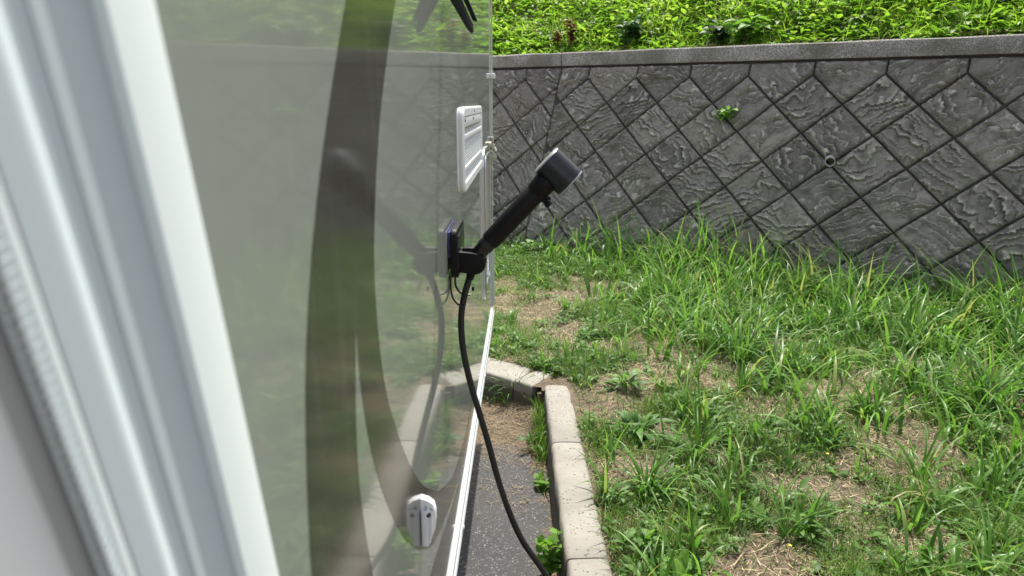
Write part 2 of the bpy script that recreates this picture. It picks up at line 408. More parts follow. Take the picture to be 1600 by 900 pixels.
# drain pipe set in the wall
pp = wall_hit(1297, 249); hn = Vector((-math.sin(TH), -math.cos(TH), 0)); ax = (hn*.9+Vector((0, 0, -.12))+Vector((.25, 0, 0))).normalized()
bm = bmesh.new(); lathe(bm, pp-ax*.06, ax, [(0, .032), (.135, .032), (.135, .026), (.0, .026)], 28)
pipe = obj('drain_pipe', bm, MAT['pvc'], wall)
bm = bmesh.new(); lathe(bm, pp-ax*.05, ax, [(0, 0), (0, .028), (.001, .028)], 20); obj('pipe_bore', bm, MAT['slot'], pipe)

# ------------------------------------------------------------------ ground
def xc(y): return .270+.024*(2.83-y)           # middle of the side kerb
def yf(x): return 2.885-.75*(x-.207)           # middle of the front kerb
def is_soil(x, y): return (x > xc(y)) | (y > yf(x)) | ((x-.235)**2+(y-2.85)**2 < .06**2)
def gz(x, y):
    return .122+.018*np.sin(x*2.1+y*1.3)*np.sin(y*1.7-x*.8)+.008*np.sin(x*7+1)*np.sin(y*6.1)
bm = bmesh.new(); box(bm, (-60, -60, -.3), (60, 60, 0)); ap = obj('asphalt_pavement', bm, MAT['asphalt']); tag(ap, kind='structure')
nx, ny, st = 230, 300, .033
vs, fs = [], []
X = -2.6+np.arange(nx+1)*st; Y = -2.4+np.arange(ny+1)*st
gx, gy = np.meshgrid(X, Y); Z = gz(gx, gy)+rng.normal(0, .0022, gx.shape)
idx = np.arange(gx.size).reshape(gx.shape)
cxm, cym = gx[:-1, :-1]+st/2, gy[:-1, :-1]+st/2; keep = is_soil(cxm, cym)
q = np.stack([idx[:-1, :-1], idx[:-1, 1:], idx[1:, 1:], idx[1:, :-1]], -1)[keep]
me = np_mesh('ground', np.stack([gx, gy, Z], -1).reshape(-1, 3), q.reshape(-1, 4)); tag(link('ground', me, MAT['soil']), kind='structure')
# bank rising behind the coping
hb = Vector((math.sin(TH), math.cos(TH), 0)); B0 = W(0, VT+.018, .03); B0 = Vector((B0.x, B0.y, 0))
BS = .62
def bankpt(n, wd): return B0+WA*(n*SH)+hb*(wd)+Vector((0, 0, WTOP-.03+max(0, wd-.26)*BS+.05*mnoise.noise(Vector((n*.6, wd*1.5, 3)))*min(1, wd)))
def pile(x, y): return .052*np.clip((y-2.42-1.0*(.17-x))*2.2, 0, 1)**1.2*(1+.25*np.sin(x*31+y*17))+.012*np.clip((x-.12)*10, 0, 1)*np.clip((y-2.2)*2, 0, 1)-.003
px_, py_ = np.meshgrid(np.arange(-.5, .26, .02), np.arange(2.1, 3.3, .02)); ii = np.arange(px_.size).reshape(px_.shape)
qq = np.stack([ii[:-1, :-1], ii[:-1, 1:], ii[1:, 1:], ii[1:, :-1]], -1)[(px_[:-1, :-1] < xc(py_[:-1, :-1])-.01) & (py_[:-1, :-1] < yf(px_[:-1, :-1])-.01)]
tag(link('ground', np_mesh('ground', np.stack([px_, py_, pile(px_, py_)+rng.normal(0, .0012, px_.shape)], -1).reshape(-1, 3), qq.reshape(-1, 4)), MAT['soil']), kind='structure')
bm = bmesh.new(); box(bm, (.185, 2.79, .0), (.30, 2.93, .112), .01); o_ = obj('ground', bm, MAT['soil']); tag(o_, kind='structure')
bm = bmesh.new(); rows = [[bm.verts.new(bankpt(-14+i*.5, .2+j*.2)) for i in range(64)] for j in range(30)]
for r0, r1 in zip(rows, rows[1:]):
    for a, b, c_, d_ in zip(r0, r0[1:], r1[1:], r1): bm.faces.new((a, b, c_, d_))
me = bm_mesh('bank', bm, 180); tag(link('bank', me, MAT['soil']), kind='structure')

# kerbs
def kerb(name, label, line, group, wfun, seed):
    root = empty(name, Vector((*line[0][:2], 0))); tag(root, label, 'kerb', group); rs = random.Random(seed)
    for (a, b) in zip(line, line[1:]):
        a, b = Vector((*a, 0)), Vector((*b, 0)); d = (b-a).normalized(); s_ = Vector((d.y, -d.x, 0)); g = .0035
        a2, b2 = a+d*g, b-d*g; L_ = (b2-a2).length; N = max(6, int(L_/.025)); bm = bmesh.new(); rows = []
        dz, dr = rs.uniform(-.003, .003), rs.uniform(-.002, .002)
        for i in range(N+1):
            p = a2+d*(L_*i/N); hw = wfun(p.y)/2; e = min(i, N-i); r = .016
            prof = [(-hw-.012, -.05), (-hw, .10)]+[(-hw+r-r*math.cos(R(t)), .14-r+r*math.sin(R(t))) for t in (25, 50, 75, 90)] \
                + [(-hw*.4, .1415), (hw*.3, .141)]+[(hw-r+r*math.sin(R(t)), .14-r+r*math.cos(R(t))) for t in (0, 30, 60)]+[(hw, .1), (hw+.012, -.05)]
            row = []
            for k, (x, z) in enumerate(prof):
                sh = .006 if e == 0 and z > .12 else 0
                nz = mnoise.noise(Vector((p.x*22+k*1.7, p.y*22, seed+k*.31)))*.0032
                row.append(bm.verts.new(p+s_*(x*(1-sh)+nz+dr)+Vector((0, 0, z-sh+dz+nz*.7))))
            rows.append(row)
        for r0, r1 in zip(rows, rows[1:]):
            for k in range(len(r0)-1): bm.faces.new((r0[k], r0[k+1], r1[k+1], r1[k]))
        bm.faces.new(rows[0]); bm.faces.new(rows[-1][::-1]); obj('kerb_block', bm, MAT['kerb'], root, 60)
    return root
ys = [2.838, 2.305, 1.64, .97, .30, -.37, -1.04, -1.71, -2.38]
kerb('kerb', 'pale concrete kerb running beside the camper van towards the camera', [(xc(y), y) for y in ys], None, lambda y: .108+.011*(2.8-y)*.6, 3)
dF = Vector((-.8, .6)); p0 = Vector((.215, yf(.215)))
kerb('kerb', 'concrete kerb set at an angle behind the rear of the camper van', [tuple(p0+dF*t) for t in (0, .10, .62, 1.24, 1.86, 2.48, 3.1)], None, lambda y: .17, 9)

# ------------------------------------------------------------------ vegetation
def blades(pos, head, pitch, bend, length, width, Kseg=3, prof='blade', fold=.0, tint=None, twist=0):
    n = len(pos); pos = np.asarray(pos, float); bc = lambda a: np.broadcast_to(np.asarray(a, float), (n,))
    flat2 = fold is None; fold = 0 if flat2 else fold
    head, pitch, bend, length, width = map(bc, (head, pitch, bend, length, width)); fold = bc(fold)
    side = np.stack([-np.sin(head), np.cos(head), np.zeros(n)], -1); fw = np.stack([np.cos(head), np.sin(head), np.zeros(n)], -1)
    up = np.array([0, 0, 1.]); P = pos.copy(); V = []; ts = np.linspace(0, 1, Kseg+1)
    for i, t in enumerate(ts):
        e = pitch-bend*t
        T = fw*np.cos(e)[:, None]+up*np.sin(e)[:, None]; Nn = -fw*np.sin(e)[:, None]+up*np.cos(e)[:, None]
        if prof == 'blade': wv = width*(1-t**1.6)*(.75+.9*t*(1-t))+width*.04
        else: wv = width*np.sin(math.pi*min(max(t, .02), .985)**.75)+width*.03
        tw = twist*t; sd2 = side*math.cos(tw)+Nn*math.sin(tw)
        hw = (wv/2)[:, None]
        V += [P-sd2*hw, P+sd2*hw] if flat2 else [P-sd2*hw+Nn*hw*fold[:, None], P.copy(), P+sd2*hw+Nn*hw*fold[:, None]]
        if i < Kseg: e2 = pitch-bend*(t+.5/Kseg); P = P+(fw*np.cos(e2)[:, None]+up*np.sin(e2)[:, None])*(length/Kseg)[:, None]
    V = np.stack(V, 1).reshape(-1, 3); m_ = (2 if flat2 else 3)*(Kseg+1); q = []
    for i in range(Kseg):
        b = i*3; q += [[i*2, i*2+1, i*2+3, i*2+2]] if flat2 else [[b, b+1, b+4, b+3], [b+1, b+2, b+5, b+4]]
    Q = (np.arange(n)[:, None, None]*m_+np.array(q)[None]).reshape(-1, 4)
    tt = np.repeat(rng.random(n) if tint is None else bc(tint), m_); return V, Q, tt
def merge(parts):
    V, Q, T, o = [], [], [], 0
    for v, q, t in parts: V.append(v); Q.append(q+o); T.append(t); o += len(v)
    return np.concatenate(V), np.concatenate(Q), np.concatenate(T)
def stuff(name, label, cat, mat, parts):
    V, Q, T = merge(parts); return tag(link(name, np_mesh(name, V, Q, T), mat), label, cat, kind='stuff')
def fnoise(x, y, s, seed):
    """smooth lattice noise in 0..1"""
    r_ = np.random.default_rng(seed); g = r_.random((64, 64)); x = x*s+20; y = y*s+20
    xi, yi = np.floor(x).astype(int), np.floor(y).astype(int); fx, fy = x-xi, y-yi; fx = fx*fx*(3-2*fx); fy = fy*fy*(3-2*fy)
    a = g[xi % 64, yi % 64]; b = g[(xi+1) % 64, yi % 64]; c = g[xi % 64, (yi+1) % 64]; d = g[(xi+1) % 64, (yi+1) % 64]
    return (a*(1-fx)+b*fx)*(1-fy)+(c*(1-fx)+d*fx)*fy
# distance from the foot of the wall, in metres, positive towards the camera
base0 = W(0, -3.45); nx_, ny_ = math.sin(TH), math.cos(TH)
def wdist(x, y): return (base0.x-x)*nx_+(base0.y-y)*ny_
def along(x, y): return (x-base0.x)*math.cos(TH)-(y-base0.y)*math.sin(TH)
def gpt(px, py): p = on(2, .13, px, py); return p.x, p.y
BARE = [(.0, 4.15, .42), (.28, 3.95, .25), (.18, 3.5, .25), (.42, 3.42, .2), (.62, 3.3, .22), (.55, 4.4, .25), (.70, 2.85, .22), (.50, 2.75, .18), (.62, 2.42, .17), (.92, 2.95, .2),
        (1.0, 2.7, .16), (.85, 2.2, .14), (.42, 2.55, .12), (.43, 2.15, .09), (.46, 1.85, .08), (1.3, 2.6, .2), (.80, 1.85, .12), (1.15, 2.1, .18), (1.0, 1.62, .14), (.68, 1.62, .1), (1.45, 2.2, .15),
        (1.62, 2.95, .2), (1.5, 3.5, .22), (1.15, 3.6, .22), (.62, 2.1, .1), (1.25, 1.75, .14), (2.2, 2.5, .2), (1.05, 4.2, .2), (2.1, 3.1, .2)]
def green(x, y):
    g = .88+.75*(fnoise(x, y, 2.6, 5)-.5)+.85*(fnoise(x, y, 6.3, 6)-.5)+.6*(fnoise(x, y, 15, 8)-.5)
    for bx, by, br in BARE: g = g-.42*np.exp(-((x-bx)**2+(y-by)**2)/(br*br))
    wd = wdist(x, y); g = g+.75*np.exp(-(np.maximum(wd, 0)/.55)**2); g = g-.30*np.clip((x-.9)*1.2, 0, 1)*(wd > .8)*(y < 3.6)
    return g
def scatter(n, x0=-1.6, x1=4.6, y0=-.4, y1=6.9, near=True):
    x = rng.uniform(x0, x1, n); y = rng.uniform(y0, y1, n)
    kx = xc(y)+.065; ok = ((x > kx) | (y > yf(x)+.10)) & (wdist(x, y) > .02) & (x < 1.0+.75*np.maximum(y, .8)) & (y > .9)
    x, y = x[ok], y[ok]; core = (x > -.35) & (x < .25+.76*y) & (y > 1.25); k = core | (rng.random(len(x)) < .3)
    return x[k], y[k]
def at_ground(x, y, dz=-.004): return np.stack([x, y, gz(x, y)+dz], -1)

# dry straw lying on the soil
x, y = scatter(420000); n = len(x); keep = rng.random(n) < (.15+.85*fnoise(x, y, 6, 3))*np.clip(1.15-.6*green(x, y), .1, 1); x, y = x[keep], y[keep]; n = len(x)
straw = [blades(at_ground(x, y, .004+rng.uniform(0, .006, n)), rng.uniform(0, 6.28, n), rng.uniform(-.05, .28, n), rng.uniform(-.1, .5, n), rng.uniform(.02, .075, n), rng.uniform(.0015, .0040, n), 1, fold=None)]
# litter on the asphalt in the kerb corner
x = rng.uniform(-.5, .24, 14000); y = rng.uniform(1.7, 3.2, 14000); ok = (x < xc(y)-.06) & (y < yf(x)-.10) & (rng.random(14000) < np.clip(.1+1.5*(y-2.15)+3.5*(x-.12)*(x > .12)+.9*(fnoise(x, y, 9, 2)-.5), 0, 1))
x, y = x[ok], y[ok]; n = len(x)
straw.append(blades(np.stack([x, y, np.maximum(pile(x, y), 0)+rng.uniform(.002, .007, n)], -1), rng.uniform(0, 6.28, n), rng.uniform(-.05, .2, n), 0, rng.uniform(.015, .06, n), rng.uniform(.001, .0028, n), 1, tint=rng.uniform(0, .6, n)))
stuff('dry_straw', 'tan cut straw strewn over the bare soil and the kerb corner', 'straw', MAT['straw'], straw)

# short turf
x, y = scatter(1100000); g = green(x, y); keep = rng.random(len(x)) < np.clip((g-.36)*1.4, .11, .85); x, y, g = x[keep], y[keep], g[keep]; n = len(x)
ln = rng.uniform(.022, .07, n)*(.7+.7*np.clip(g, 0, 1)); tn = np.clip(.12+.55*fnoise(x, y, 5, 9)+rng.normal(0, .17, n), 0, .97); tn[rng.random(n) < .05] = 1
x2, y2, g2 = [], [], None
xa_ = rng.uniform(-.4, .22, 60000); ya_ = rng.uniform(1.9, 3.4, 60000)
e1 = (xc(ya_)-.062-xa_); e2 = (yf(xa_)-ya_)*.8-.092
ok = ((e1 > 0) & (e2 > 0)) & ((((e1 < .035) & (rng.random(60000) < np.clip((ya_-2.1)*1.6, 0, 1)*.5)) | ((e2 < .03) & (rng.random(60000) < .12))))
ok &= fnoise(xa_, ya_, 9, 77) > .35; xa_, ya_ = xa_[ok], ya_[ok]; nk = len(xa_)
foot = blades(np.stack([xa_, ya_, np.maximum(pile(xa_, ya_), 0)], -1), rng.uniform(0, 6.28, nk), rng.uniform(.8, 1.5, nk), rng.uniform(.2, 1.2, nk), rng.uniform(.04, .12, nk), rng.uniform(.003, .006, nk), 2, fold=None, tint=rng.uniform(.1, .8, nk))
turf = [foot, blades(at_ground(x, y), rng.uniform(0, 6.28, n), rng.uniform(.5, 1.5, n), rng.uniform(.2, 1.5, n), ln, rng.uniform(.0022, .005, n), 2, fold=None, tint=tn)]
stuff('short_turf', 'short patchy green turf between kerb and retaining wall', 'grass', MAT['turf'], turf)

# low broad-leaved weeds in rosettes
x, y = scatter(26000); g = green(x, y); keep = rng.random(len(x)) < np.clip((g-.42)*1.5+.25*(fnoise(x, y, 3, 21) > .55), .02, 1)*.6; x, y = x[keep], y[keep]
wn = 11; X_ = np.repeat(x, wn)+rng.normal(0, .018, len(x)*wn); Y_ = np.repeat(y, wn)+rng.normal(0, .018, len(x)*wn); n = len(X_)
sz = np.repeat(rng.uniform(.6, 1.4, len(x)), wn); zz = np.repeat(rng.uniform(0, .05, len(x)), wn)*rng.random(n)
ok = ((X_ > xc(Y_)+.06) | (Y_ > yf(X_)+.10)); X_, Y_, sz, zz = X_[ok], Y_[ok], sz[ok], zz[ok]; n = len(X_)
pp_ = at_ground(X_, Y_, .004); pp_[:, 2] += zz
weed = [blades(pp_, rng.uniform(0, 6.28, n), rng.uniform(.1, 1.0, n), rng.uniform(.2, 1.3, n), rng.uniform(.018, .042, n)*sz, rng.uniform(.008, .018, n)*sz, 3, 'leaf', .25)]
stuff('low_weeds', 'low broad leaved weeds spread through the grass', 'weeds', MAT['weed'], weed)

# tall arching grass, thick along the wall and thinning towards the kerb
def clumps(cx_, cy_, per, hmin, hmax, wmin, wmax, spread):
    m_ = len(cx_); X_ = np.repeat(cx_, per)+rng.normal(0, spread, m_*per); Y_ = np.repeat(cy_, per)+rng.normal(0, spread, m_*per); n = len(X_)
    hs = np.repeat(rng.uniform(hmin, hmax, m_)*(1+.35*(hmax > .4)*np.exp(-(wdist(cx_, cy_)/.5)**2)), per)*rng.uniform(.5, 1.1, n)
    hd = rng.uniform(0, 6.28, n)
    ok = ((X_ > xc(Y_)+.07) | (Y_ > yf(X_)+.12)) & (wdist(X_, Y_) > 0)
    X_, Y_, hs, hd = X_[ok], Y_[ok], hs[ok], hd[ok]; n = len(X_); tn = np.clip(rng.normal(.55, .27, n), 0, .95); tn[rng.random(n) < .04] = 1
    return blades(at_ground(X_, Y_), hd, rng.uniform(1.1, 1.54, n), np.clip(rng.gamma(2.6, .55, n), .15, 3.0), hs, rng.uniform(wmin, wmax, n), 6, fold=.28, tint=tn)
x, y = scatter(19000); wd, al = wdist(x, y), along(x, y)
tall = (al > .1)*np.exp(-(np.maximum(wd-.12, 0)/.36)**2)*np.clip(.35+al*.5, 0, 1)
tall = np.maximum(tall, .85*np.exp(-(((x-1.15)/.35)**2+((y-3.75)/.6)**2))); tall = np.maximum(tall, .85*np.clip((x-1.55)*1.3, 0, 1)*np.clip((y-2.1)*2, 0, 1))
tall = tall*np.clip(.35+1.3*(fnoise(x, y, 4, 31)-.2), 0, 1)
keep = rng.random(len(x)) < tall*.75; tx, ty = x[keep], y[keep]
tg = [clumps(tx, ty, 5, .18, .48, .009, .020, .03)]
x, y = scatter(9000); keep = rng.random(len(x)) < np.clip(green(x, y)-.15, .05, .9)*.7*(.3+np.clip(x-.6, 0, 1)); tg.append(clumps(x[keep], y[keep], 8, .08, .26, .008, .016, .02))
stuff('tall_grass', 'tall arching green grass growing along the foot of the wall', 'grass', MAT['tallgrass'], tg)

# lush growth on the bank
n = 120000; nn = rng.uniform(-11, 13, n); ww = .18+rng.random(n)**1.3*3.3; cl = fnoise(nn*SH, ww, 3.2, 41)
edge = .20+.10*fnoise(nn, ww*0, 2.5, 44); ok = ww > edge; nn, ww, cl = nn[ok], ww[ok], cl[ok]; n = len(nn)
bz = WTOP-.03+np.maximum(0, ww-.26)*BS; ht = rng.random(n)*(.03+.16*cl**1.5)*np.clip((ww-.25)*3, .3, 1)
bx = B0.x+WA.x*nn*SH+hb.x*ww; by = B0.y+WA.y*nn*SH+hb.y*ww
P = np.stack([bx, by, bz+ht], -1); k = rng.random(n) < np.where(fnoise(nn*SH, ww, 5, 47) > .5, .75, .3)
tn = np.clip(.25+.6*fnoise(bx, by, 6, 43)+rng.normal(0, .16, n)+ht*1.2, 0, 1)
bk = [blades(P[k], rng.uniform(0, 6.28, k.sum()), rng.uniform(-.2, .9, k.sum()), rng.uniform(.2, 1.2, k.sum()), rng.uniform(.03, .085, k.sum())*(1+.9*(rng.random(k.sum()) < .12)), rng.uniform(.018, .045, k.sum())*(1+.3*rng.random(k.sum())), 3, 'leaf', .2, tint=tn[k]),
      blades(P[~k]-[0, 0, .03], rng.uniform(0, 6.28, (~k).sum()), rng.uniform(.6, 1.5, (~k).sum()), rng.uniform(.3, 1.8, (~k).sum()), rng.uniform(.07, .16, (~k).sum()), rng.uniform(.004, .009, (~k).sum()), 4, fold=.3, tint=tn[~k])]
stuff('bank_greenery', 'lush bright green weeds covering the bank above the wall', 'plants', MAT['bank'], bk)
n = 9000; nn = rng.uniform(-11, 13, n); ww = rng.uniform(.06, .42, n)
P = np.stack([B0.x+WA.x*nn*SH+hb.x*ww, B0.y+WA.y*nn*SH+hb.y*ww, WTOP+.004+np.maximum(0, ww-.26)*BS+rng.uniform(0, .012, n)], -1)
k = fnoise(nn, nn*0, 1.3, 51)+rng.random(n)*.5 > .62; P = P[k]; n = len(P)
stuff('bank_litter', 'brown dead grass lying along the top of the coping', 'dead grass', MAT['straw'], [blades(P, rng.uniform(0, 6.28, n), rng.uniform(0, .4, n), .2, rng.uniform(.02, .06, n), rng.uniform(.002, .004, n), 1, tint=rng.uniform(0, .5, n))])

# ---- single plants, every leaf a part
def leafmesh(name, L_, Wd, pitch, bend, prof='leaf', K_=5, fold=.22):
    V, Q, T = blades(np.zeros((1, 3)), 0, pitch, bend, L_, Wd, K_, prof, fold); return np_mesh(name, V, Q, T)
def lobed(name, s, pitch, cup=.15):
    """palmate three-lobed toothed leaf"""
    bm = bmesh.new(); c = bm.verts.new((0.45*s, 0, cup*s*.3)); out = []
    for a, r in ((180, .45), (150, .30), (118, .52), (95, .40), (78, .56), (52, .42), (36, .56), (18, .50), (0, .62), (-18, .50), (-36, .56), (-52, .42), (-78, .56), (-95, .40), (-118, .52), (-150, .30)):
        out.append(bm.verts.new((.45*s+r*s*math.cos(R(a)), r*s*math.sin(R(a)), -abs(math.sin(R(a*1.5)))*cup*s*.5)))
    for i in range(len(out)): bm.faces.new((c, out[i], out[(i+1) % len(out)]))
    bmesh.ops.rotate(bm, verts=bm.verts, cent=(0, 0, 0), matrix=Matrix.Rotation(-pitch, 3, 'Y'))
    me = bpy.data.meshes.new(name); bm.to_mesh(me); bm.free()
    for p in me.polygons: p.use_smooth = True
    return me
LM = {'bright': [lobed('leaf', .05*s, p) for s, p in ((1, .3), (.8, .7), (1.15, .1), (.65, 1.0))],
      'ovate': [leafmesh('leaf', .06*s, .03*s, p, b) for s, p, b in ((1, .5, .9), (.8, .9, 1.1), (1.2, .3, .8), (.7, 1.2, 1.3))],
      'lance': [leafmesh('leaf', .095*s, .022*s, p, b) for s, p, b in ((1, .9, 1.2), (.8, 1.2, 1.0), (1.2, .6, 1.0), (.7, 1.35, 1.2))],
      'blade': [leafmesh('blade', .13*s, .008, p, b, 'blade', 6, .3) for s, p, b in ((1, 1.1, 1.4), (1.3, 1.3, 1.7), (.8, .8, .8), (1.1, 1.45, .8))],
      'tall': [leafmesh('blade', .36*s, .013, p, b, 'blade', 8, .3) for s, p, b in ((1, 1.35, 1.3), (1.15, 1.45, 1.9), (.75, 1.2, .9), (.9, 1.5, 2.3))]}
MK = {'bright': 'brightleaf', 'ovate': 'bladeobj', 'lance': 'bladeobj', 'blade': 'bladeobj', 'tall': 'bladeobj'}
for k_, ms in LM.items():
    for me in ms: me.materials.append(MAT[MK[k_]])
def variant(kind, matname):
    out = []
    for me in LM[kind]:
        c_ = me.copy(); c_.materials.clear(); c_.materials.append(MAT[matname]); out.append(c_)
    return out
LM['dark'] = variant('ovate', 'darkleaf'); LM['rust'] = variant('ovate', 'rust'); LM['bankleaf'] = variant('ovate', 'brightleaf')
stem_m = M('stem', (.13, .2, .06), .7).m; stem_r = M('rust_stem', (.16, .06, .03), .8).m
def plant(name, label, cat, loc, kind, n, h, spread, scale=1, stems=0, group=None, sm=None):
    root = empty(name, loc); tag(root, label, cat, group); loc = Vector(loc); ms = LM[kind]
    nm = 'blade' if kind in ('blade', 'tall') else 'leaf'
    tips = []
    for s_ in range(stems):
        a = random.uniform(0, 6.28); r_ = spread*random.uniform(.1, .9); tip = loc+Vector((math.cos(a)*r_, math.sin(a)*r_, h*random.uniform(.5, 1)))
        bm = bmesh.new(); tube(bm, [loc+(tip-loc)*.02, loc+(tip-loc)*.5+Vector((math.cos(a), math.sin(a), 0))*-.006, tip], [.0028*scale, .002*scale, .001*scale], 5); obj('stem', bm, sm or stem_m, root); tips.append(tip)
    for i in range(n):
        a = i*2.4+random.uniform(-.5, .5)
        if tips:
            t = random.uniform(.25, 1.0); p = loc+(tips[i % len(tips)]-loc)*t
        else:
            r_ = spread*random.random(); p = loc+Vector((math.cos(a)*r_*.5, math.sin(a)*r_*.5, h*random.random()))
        o = link(nm, random.choice(ms), None, root, p, (random.uniform(-.35, .35), random.uniform(-.25, .25), a)); sc_ = scale*random.uniform(.65, 1.2); o.scale = (sc_, sc_, sc_)
    return root
def G_(px, py, z=None):
    if z is None: p = on(2, .13, px, py); return Vector((p.x, p.y, float(gz(p.x, p.y))-.003))
    p = on(2, z, px, py); return p
plant('leafy_weed', 'bright yellow green lobed leafy weed growing from the asphalt against the kerb', 'weed', on(2, 0, 860, 905), 'bright', 42, .15, .045, .78, 7)
plant('leafy_weed', 'small bright seedling at the kerb foot with a few round lobed leaves', 'weed', on(2, 0, 843, 757), 'bright', 8, .04, .03, .75, 3)
plant('leafy_weed', 'dark weed clump on the litter strewn asphalt beside the kerb corner', 'weed', on(2, .01, 832, 700), 'lance', 22, .05, .07, .6)
plant('grass_tuft', 'dark grass tuft sprouting in the inner corner where the two kerbs meet', 'grass tuft', on(2, .05, 853, 612), 'blade', 80, .06, .09, .8)
plant('grass_tuft', 'green grass tuft standing in front of the angled kerb face', 'grass tuft', on(2, .05, 802, 618), 'blade', 44, .02, .05, .9)
plant('leafy_weed', 'low weed clump in shade under the angled kerb by the van edge', 'weed', on(2, .05, 772, 612), 'lance', 20, .03, .07, .6)
plant('leafy_weed', 'rounded leafy weed on straw just right of the kerb end', 'weed', G_(978, 612), 'lance', 46, .05, .09, .75)
plant('leafy_weed', 'spreading lance leaved weed on bare soil below the rounded leafy weed', 'weed', G_(995, 672), 'lance', 50, .03, .10, .95)
plant('grass_tuft', 'star shaped low grass tuft beside the long kerb block', 'grass tuft', G_(1012, 765), 'blade', 60, .01, .09, 1.25)
plant('grass_tuft', 'flattened pale grass tuft to the right of the star shaped tuft', 'grass tuft', G_(1090, 712), 'blade', 40, .01, .07, 1.3)
plant('leafy_weed', 'low clover like weed clump in the straw patch behind the angled kerb', 'weed', G_(915, 530), 'ovate', 46, .05, .10, .8)
plant('leafy_weed', 'pale broad leaved weed at the bottom edge among dark grass', 'weed', G_(1062, 905), 'bright', 12, .05, .05, 1.15, 3)
plant('leafy_weed', 'broad arching leaved weed in the foreground right of the dark grass', 'weed', G_(1225, 830), 'tall', 14, .01, .04, .62)
plant('leafy_weed', 'dense green weed mound against the wall foot below the wall joint', 'weed', G_(832, 398), 'ovate', 90, .10, .26, 1.0)
for (px, py, kk, sc_, lab) in ((1065, 500, 30, .85, 'tall grass tuft standing alone in front of the wall, farthest left of the tall tufts'), (1155, 560, 30, .9, 'tall dense grass tuft in the middle of the lawn beyond the straw patches'),
        (1295, 470, 26, .95, 'tall grass tuft at the wall foot below the drain pipe'), (1425, 610, 30, .9, 'broad bladed grass tuft in the right part of the lawn'),
        (1540, 640, 34, 1.0, 'tallest bright grass tuft near the right edge of the photo'), (1440, 740, 20, .62, 'loose arching grass tuft below the broad bladed one'), (1560, 860, 20, .6, 'short arching grass tuft in the bottom right corner')):
    plant('grass_tuft', lab, 'grass tuft', G_(px, py), 'tall', kk, .01, .10, sc_, group='tall grass tufts on the lawn')
wp = wall_hit(1140, 190); plant('wall_fern', 'small green plant growing out of a joint between the wall blocks', 'plant', wp+WN*.05, 'bankleaf', 70, .07, .12, .95)
def onbank(px, py):
    d = ray(px, py); best = None
    for t in np.linspace(5, 9, 400):
        p = CAMP+d.normalized()*t
        wd_ = (p-B0).dot(hb)
        if wd_ > .2 and p.z < WTOP-.02+max(0, wd_-.26)*BS: return p
    return CAMP+d.normalized()*7
plant('withered_dock', 'tall rust brown withered dock stalk on the bank above the wall joint', 'plant', onbank(893, 76), 'rust', 90, .27, .045, 1.15, 4, sm=stem_r)
plant('withered_dock', 'short rust brown withered dock stalk left of the tall withered one', 'plant', onbank(871, 78), 'rust', 50, .17, .04, .95, 3, sm=stem_r)
plant('bank_shrub', 'dark green leafy weed on the bank right of the withered dock stalks', 'plant', onbank(985, 74), 'dark', 70, .24, .13, 1.9, 7)
plant('bank_shrub', 'dark green broad leaved clump above the coping over the wall fern', 'plant', onbank(1118, 72), 'dark', 60, .2, .13, 2.0, 6)
plant('bank_shrub', 'larger mid green broad leaved clump right of the clump over the wall fern', 'plant', onbank(1165, 70), 'bankleaf', 60, .22, .15, 2.1, 6)
for px, py, lab in ((1290, 712, 'tiny yellow flower among arching grass blades'), (1232, 852, 'tiny yellow flower low beside the foreground weed')):
    b = G_(px, py+8); r_ = empty('yellow_flower', b); tag(r_, lab, 'flower')
    bm = bmesh.new(); tube(bm, [b, b+Vector((.003, 0, .04))], .001, 5); obj('stem', bm, stem_m, r_)
    bm = bmesh.new()
    for k_ in range(5):
        a = k_*1.257; d_ = Vector((math.cos(a), math.sin(a), .35)); s_ = Vector((-math.sin(a), math.cos(a), 0)); c_ = b+Vector((.003, 0, .04))
        bm.faces.new([bm.verts.new(c_), bm.verts.new(c_+d_*.003+s_*.002), bm.verts.new(c_+d_*.006), bm.verts.new(c_+d_*.003-s_*.002)])
    obj('petals', bm, MAT['yellow'], r_)

# ------------------------------------------------------------------ camper van
YR = 2.785
van = empty('camper_van', (0, 0, 0))
tag(van, 'glossy grey green camper van side with dark curved stripes, seen along its length', 'camper van')
# body side with softly rounded top and rear corner
bm = bmesh.new(); r_ = .004
sec = [(0, .465), (0, 2.35), (-.05, 2.5), (-.16, 2.58), (-2.04, 2.58), (-2.15, 2.5), (-2.2, 2.35), (-2.2, .465)]
prism(bm, [(x, -3.4, z) for x, z in sec], (0, YR+3.4, 0)); bmesh.ops.recalc_face_normals(bm, faces=bm.faces)
es = [e for e in bm.edges if all(v.co.y > YR-.001 for v in e.verts)]; bevel(bm, .006, 3, es)
obj('body', bm, MAT['skin'], van, 4)
bm = bmesh.new(); box(bm, (-2.1, -3.3, .28), (-.12, YR-.1, .464), .02); obj('underbody', bm, MAT['under'], van)
def wheel(y):
    bm = bmesh.new(); lathe(bm, (-.36, y, .33), (1, 0, 0), [(0, .12), (0, .30), (.03, .33), (.17, .33), (.2, .30), (.2, .20)], 36); t = obj('wheel', bm, MAT['hose'], van)
    bm = bmesh.new(); lathe(bm, (-.355, y, .33), (1, 0, 0), [(.0, .2), (.15, .2), (.17, .18), (.13, .05), (.15, 0)], 36); obj('rim', bm, MAT['alu'], t)
wheel(-1.9); wheel(1.0)

